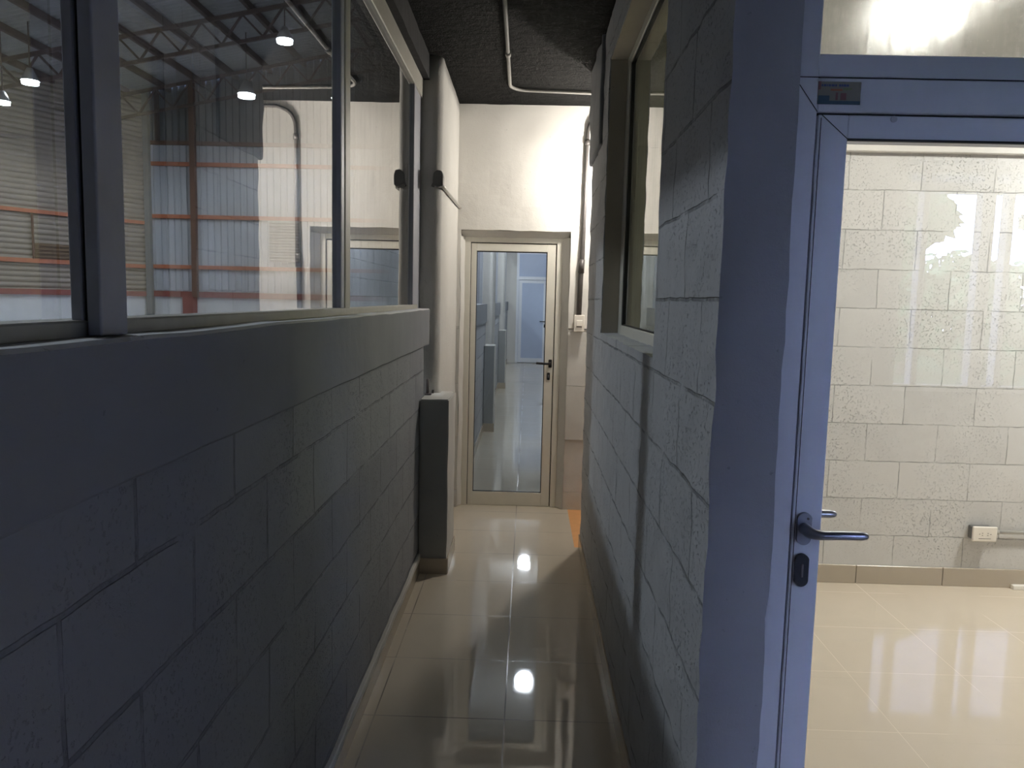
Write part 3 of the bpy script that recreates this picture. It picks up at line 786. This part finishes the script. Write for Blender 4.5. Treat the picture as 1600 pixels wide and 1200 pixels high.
# louvered vent and brown louver opening
lv = empty('louver_vent', (-6.5, EY-.1, 2.9)); tag(lv, 'pale grey louvered panel on the hall end wall', 'vent')
m = MB()
for k in range(14): m.bar((-6.90, EY-.12, 2.47+k*.075), (-6.12, EY-.12, 2.47+k*.075), .06, .02, (0, .6, 1))
pn = MB().box(-6.92, -6.10, EY-.08, EY-.02, 2.43, 3.51).build('panel', 'vent_sheet', lv)
m.build('slats', 'vent_sheet', pn)
lo = empty('louver_window', LP(2.5, 2.43, .05)); tag(lo, 'brown slatted opening between two orange girts on the left hall wall', 'window')
m = MB(); m.bar(LP(3.06, 2.455, .03), LP(1.6, 2.455, .03), .04, .36); pn = m.build('panel', 'brown_louver', lo)
m = MB()
for k in range(4): m.bar(LP(3.06, 2.32+k*.09, .065), LP(1.6, 2.32+k*.09, .065), .05, .018, (.3, .2, 1))
m.build('slats', 'brown_louver', pn)
m = MB(); m.bar(LP(3.08, 2.25, .07), LP(3.08, 3.33, .07), .03, .05); m.build('post', 'brown_steel', lo)

# hall flood lamps
def flood(x, y, z, lab, s=1.0, power=0, grp='hall flood lamps'):
    t = empty('flood_lamp', (x, y, z)); tag(t, lab, 'lamp', grp)
    hs = MB().tube([(x, y, z+.30*s), (x, y, z+.06*s)], .1, 14, True, [.05*s, .17*s]).build('housing', 'lamp_body', t)
    MB().tube([(x, y, z+.06*s), (x, y, z)], .15*s, 16).build('lens', 'lamp_cool', hs)
    MB().tube([(x, y, z+.3*s), (x, y, roofz(x)-.2)], .012, 6).build('hanger', 'roof_steel', t)
    if power:
        l = bpy.data.lights.new('hall_light', 'SPOT'); l.energy = power; l.color = (.88, .94, 1.0); l.shadow_soft_size = .16*s
        l.spot_size = math.radians(168); l.spot_blend = .35
        lo_ = bpy.data.objects.new('hall_light', l); C.objects.link(lo_); lo_.location = (x, y, z-.03)
flood(-4.33, 14.0, 5.91, 'bright flood lamp hanging high in the middle window pane', .9, 310)
flood(-6.44, 18.0, 5.95, 'bright flood lamp nearest the hall end wall', 1.2, 290)
flood(-9.77, 15.5, 5.52, 'bright flood lamp seen through the near left pane', 1.0, 250)
flood(-9.99, 15.0, 5.02, 'flood lamp cut by the left edge of the photo, low in the near pane', .8, 0)
flood(-4.98, 20.0, 6.45, 'tiny distant flood lamp beside the middle mullion', .35, 0)

# ================================================================== TREES OUTSIDE (mirrored in the front door glass)
def tree(x, y, zc, rad, n, lab, trunk=True):
    t = empty('leafy_tree', (x, y, -.06)); tag(t, lab, 'tree', 'trees outside')
    rnd = random.Random(int(x*100+y*10))
    MB().tube([(x, y, -.06), (x+.05, y, zc*.5), (x, y, zc)], .1, 8, True, [.13, .09, .05]).build('trunk', 'bark', t)
    V, F = [], []
    blobs = [(Vector((rnd.uniform(-1, 1), rnd.uniform(-1, 1), rnd.uniform(-.7, .8)))*rad*.7, rad*rnd.uniform(.35, .6)) for _ in range(14)]
    for k in range(n):
        c, r_ = rnd.choice(blobs)
        d = Vector((rnd.gauss(0, 1), rnd.gauss(0, 1), rnd.gauss(0, 1))).normalized()*r_*rnd.uniform(.6, 1)
        p = Vector((x, y, zc)) + c + d
        a = Vector((rnd.gauss(0, 1), rnd.gauss(0, 1), rnd.gauss(0, 1))).normalized(); b = a.orthogonal().normalized()
        s = .16; i = len(V)
        V += [p-a*s, p+b*s*.5, p+a*s, p-b*s*.5]; F.append((i, i+1, i+2, i+3))
    me = bpy.data.meshes.new('crown'); me.from_pydata(V, [], F)
    link('crown', me, 'leaf', t)
tree(5.15, -8.5, 2.75, .75, 2200, 'leafy tree outside, mirrored at the left of the front door glass')
tree(8.1, -8.7, 2.75, .55, 1300, 'leafy tree outside, mirrored at the right of the front door glass')
tree(9.0, -12.2, 1.25, 1.25, 2400, 'low bushy tree outside, mirrored under the bright sky in the front door glass')
tree(9.6, -17.0, 1.5, 1.5, 2600, 'low bushy tree outside, behind the left mirrored tree')

# ================================================================== LIGHTS
def area(name, loc, size, energy, col, rot=(0, 0, 0), sy=None, spread=None):
    l = bpy.data.lights.new(name, 'AREA'); l.energy = energy; l.color = col; l.size = size
    if sy: l.shape = 'RECTANGLE'; l.size_y = sy
    if spread: l.spread = spread
    o = bpy.data.objects.new(name, l); C.objects.link(o); o.location = loc; o.rotation_euler = rot
    return o
def point(name, loc, energy, col, rad=.06):
    l = bpy.data.lights.new(name, 'POINT'); l.energy = energy; l.color = col; l.shadow_soft_size = rad
    o = bpy.data.objects.new(name, l); C.objects.link(o); o.location = loc
    return o
# warm bulb in the side passage at the end of the corridor
point('passage_bulb', (.62, 5.53, 2.46), 50, (1.0, .94, .85), .035)
# cool hall lamp whose beam comes through the left windows onto the right wall
point('hall_lamp_near', (-5.6, 4.35, 6.73), 700, (.84, .91, 1.0), .22)
# room lamps
area('room_lamp_a', (1.77, 3.5, HC-.045), .28, 12, (1.0, .96, .90))
area('room_lamp_b', (3.45, 3.5, HC-.045), .28, 68, (1.0, .98, .95))
# far corridor lamps
point('far_lamp_a', (.06, 8.8, HC-.12), 44, (.80, .88, 1.0), .1)
point('far_lamp_b', (.04, 12.96, HC-.12), 46, (.80, .88, 1.0), .1)
point('far_lamp_c', (.04, 16.8, HC-.12), 80, (.80, .88, 1.0), .1)
# daylight portal in the tall window behind the camera
pt = area('daylight_portal', (3.35, -3.0, 1.875), 1.5, 1, (1, 1, 1), (math.radians(-90), 0, 0), 1.85)
pt.data.cycles.is_portal = True

w = bpy.data.worlds.new('dusk sky'); SC.world = w; w.use_nodes = True
bg = w.node_tree.nodes['Background']
tc = w.node_tree.nodes.new('ShaderNodeTexCoord'); sp = w.node_tree.nodes.new('ShaderNodeSeparateXYZ')
mr = w.node_tree.nodes.new('ShaderNodeMapRange'); mr.inputs[1].default_value = 0; mr.inputs[2].default_value = .6
mx = w.node_tree.nodes.new('ShaderNodeMix'); mx.data_type = 'RGBA'
mx.inputs[6].default_value = (.49, .59, 1.0, 1); mx.inputs[7].default_value = (.42, .54, 1.0, 1)
w.node_tree.links.new(tc.outputs['Generated'], sp.inputs[0]); w.node_tree.links.new(sp.outputs[2], mr.inputs[0])
w.node_tree.links.new(mr.outputs[0], mx.inputs[0]); w.node_tree.links.new(mx.outputs[2], bg.inputs[0])
bg.inputs[1].default_value = 86

# ================================================================== CAMERA
f, pitch, yaw, roll = 1220.0, .10866, -.01815, .02376
cp_, sp_, cy_, sy_ = math.cos(pitch), math.sin(pitch), math.cos(yaw), math.sin(yaw)
fwd = Vector((sy_*cp_, cy_*cp_, -sp_)); right = Vector((cy_, -sy_, 0)); down = fwd.cross(right)
r2 = right*math.cos(roll) - down*math.sin(roll); d2_ = right*math.sin(roll) + down*math.cos(roll)
cam = bpy.data.cameras.new('camera'); co = bpy.data.objects.new('camera', cam); C.objects.link(co)
cam.sensor_width = 36; cam.lens = f/1600*36; cam.clip_start = .02; cam.clip_end = 200
mt = Matrix.Identity(4)
for i, v in enumerate((r2, -d2_, -fwd)):
    for j in range(3): mt[j][i] = v[j]
mt.translation = Vector((0, 0, 1.6)); co.matrix_world = mt
SC.camera = co

SC.view_settings.view_transform = 'Standard'
SC.view_settings.look = 'None'
SC.view_settings.exposure = 0.0
SC.cycles.max_bounces = 10; SC.cycles.transparent_max_bounces = 16; SC.cycles.glossy_bounces = 5; SC.cycles.diffuse_bounces = 5
SC.cycles.use_denoising = True
SC.cycles.caustics_reflective = False; SC.cycles.caustics_refractive = False
SC.cycles.sample_clamp_indirect = 6.0
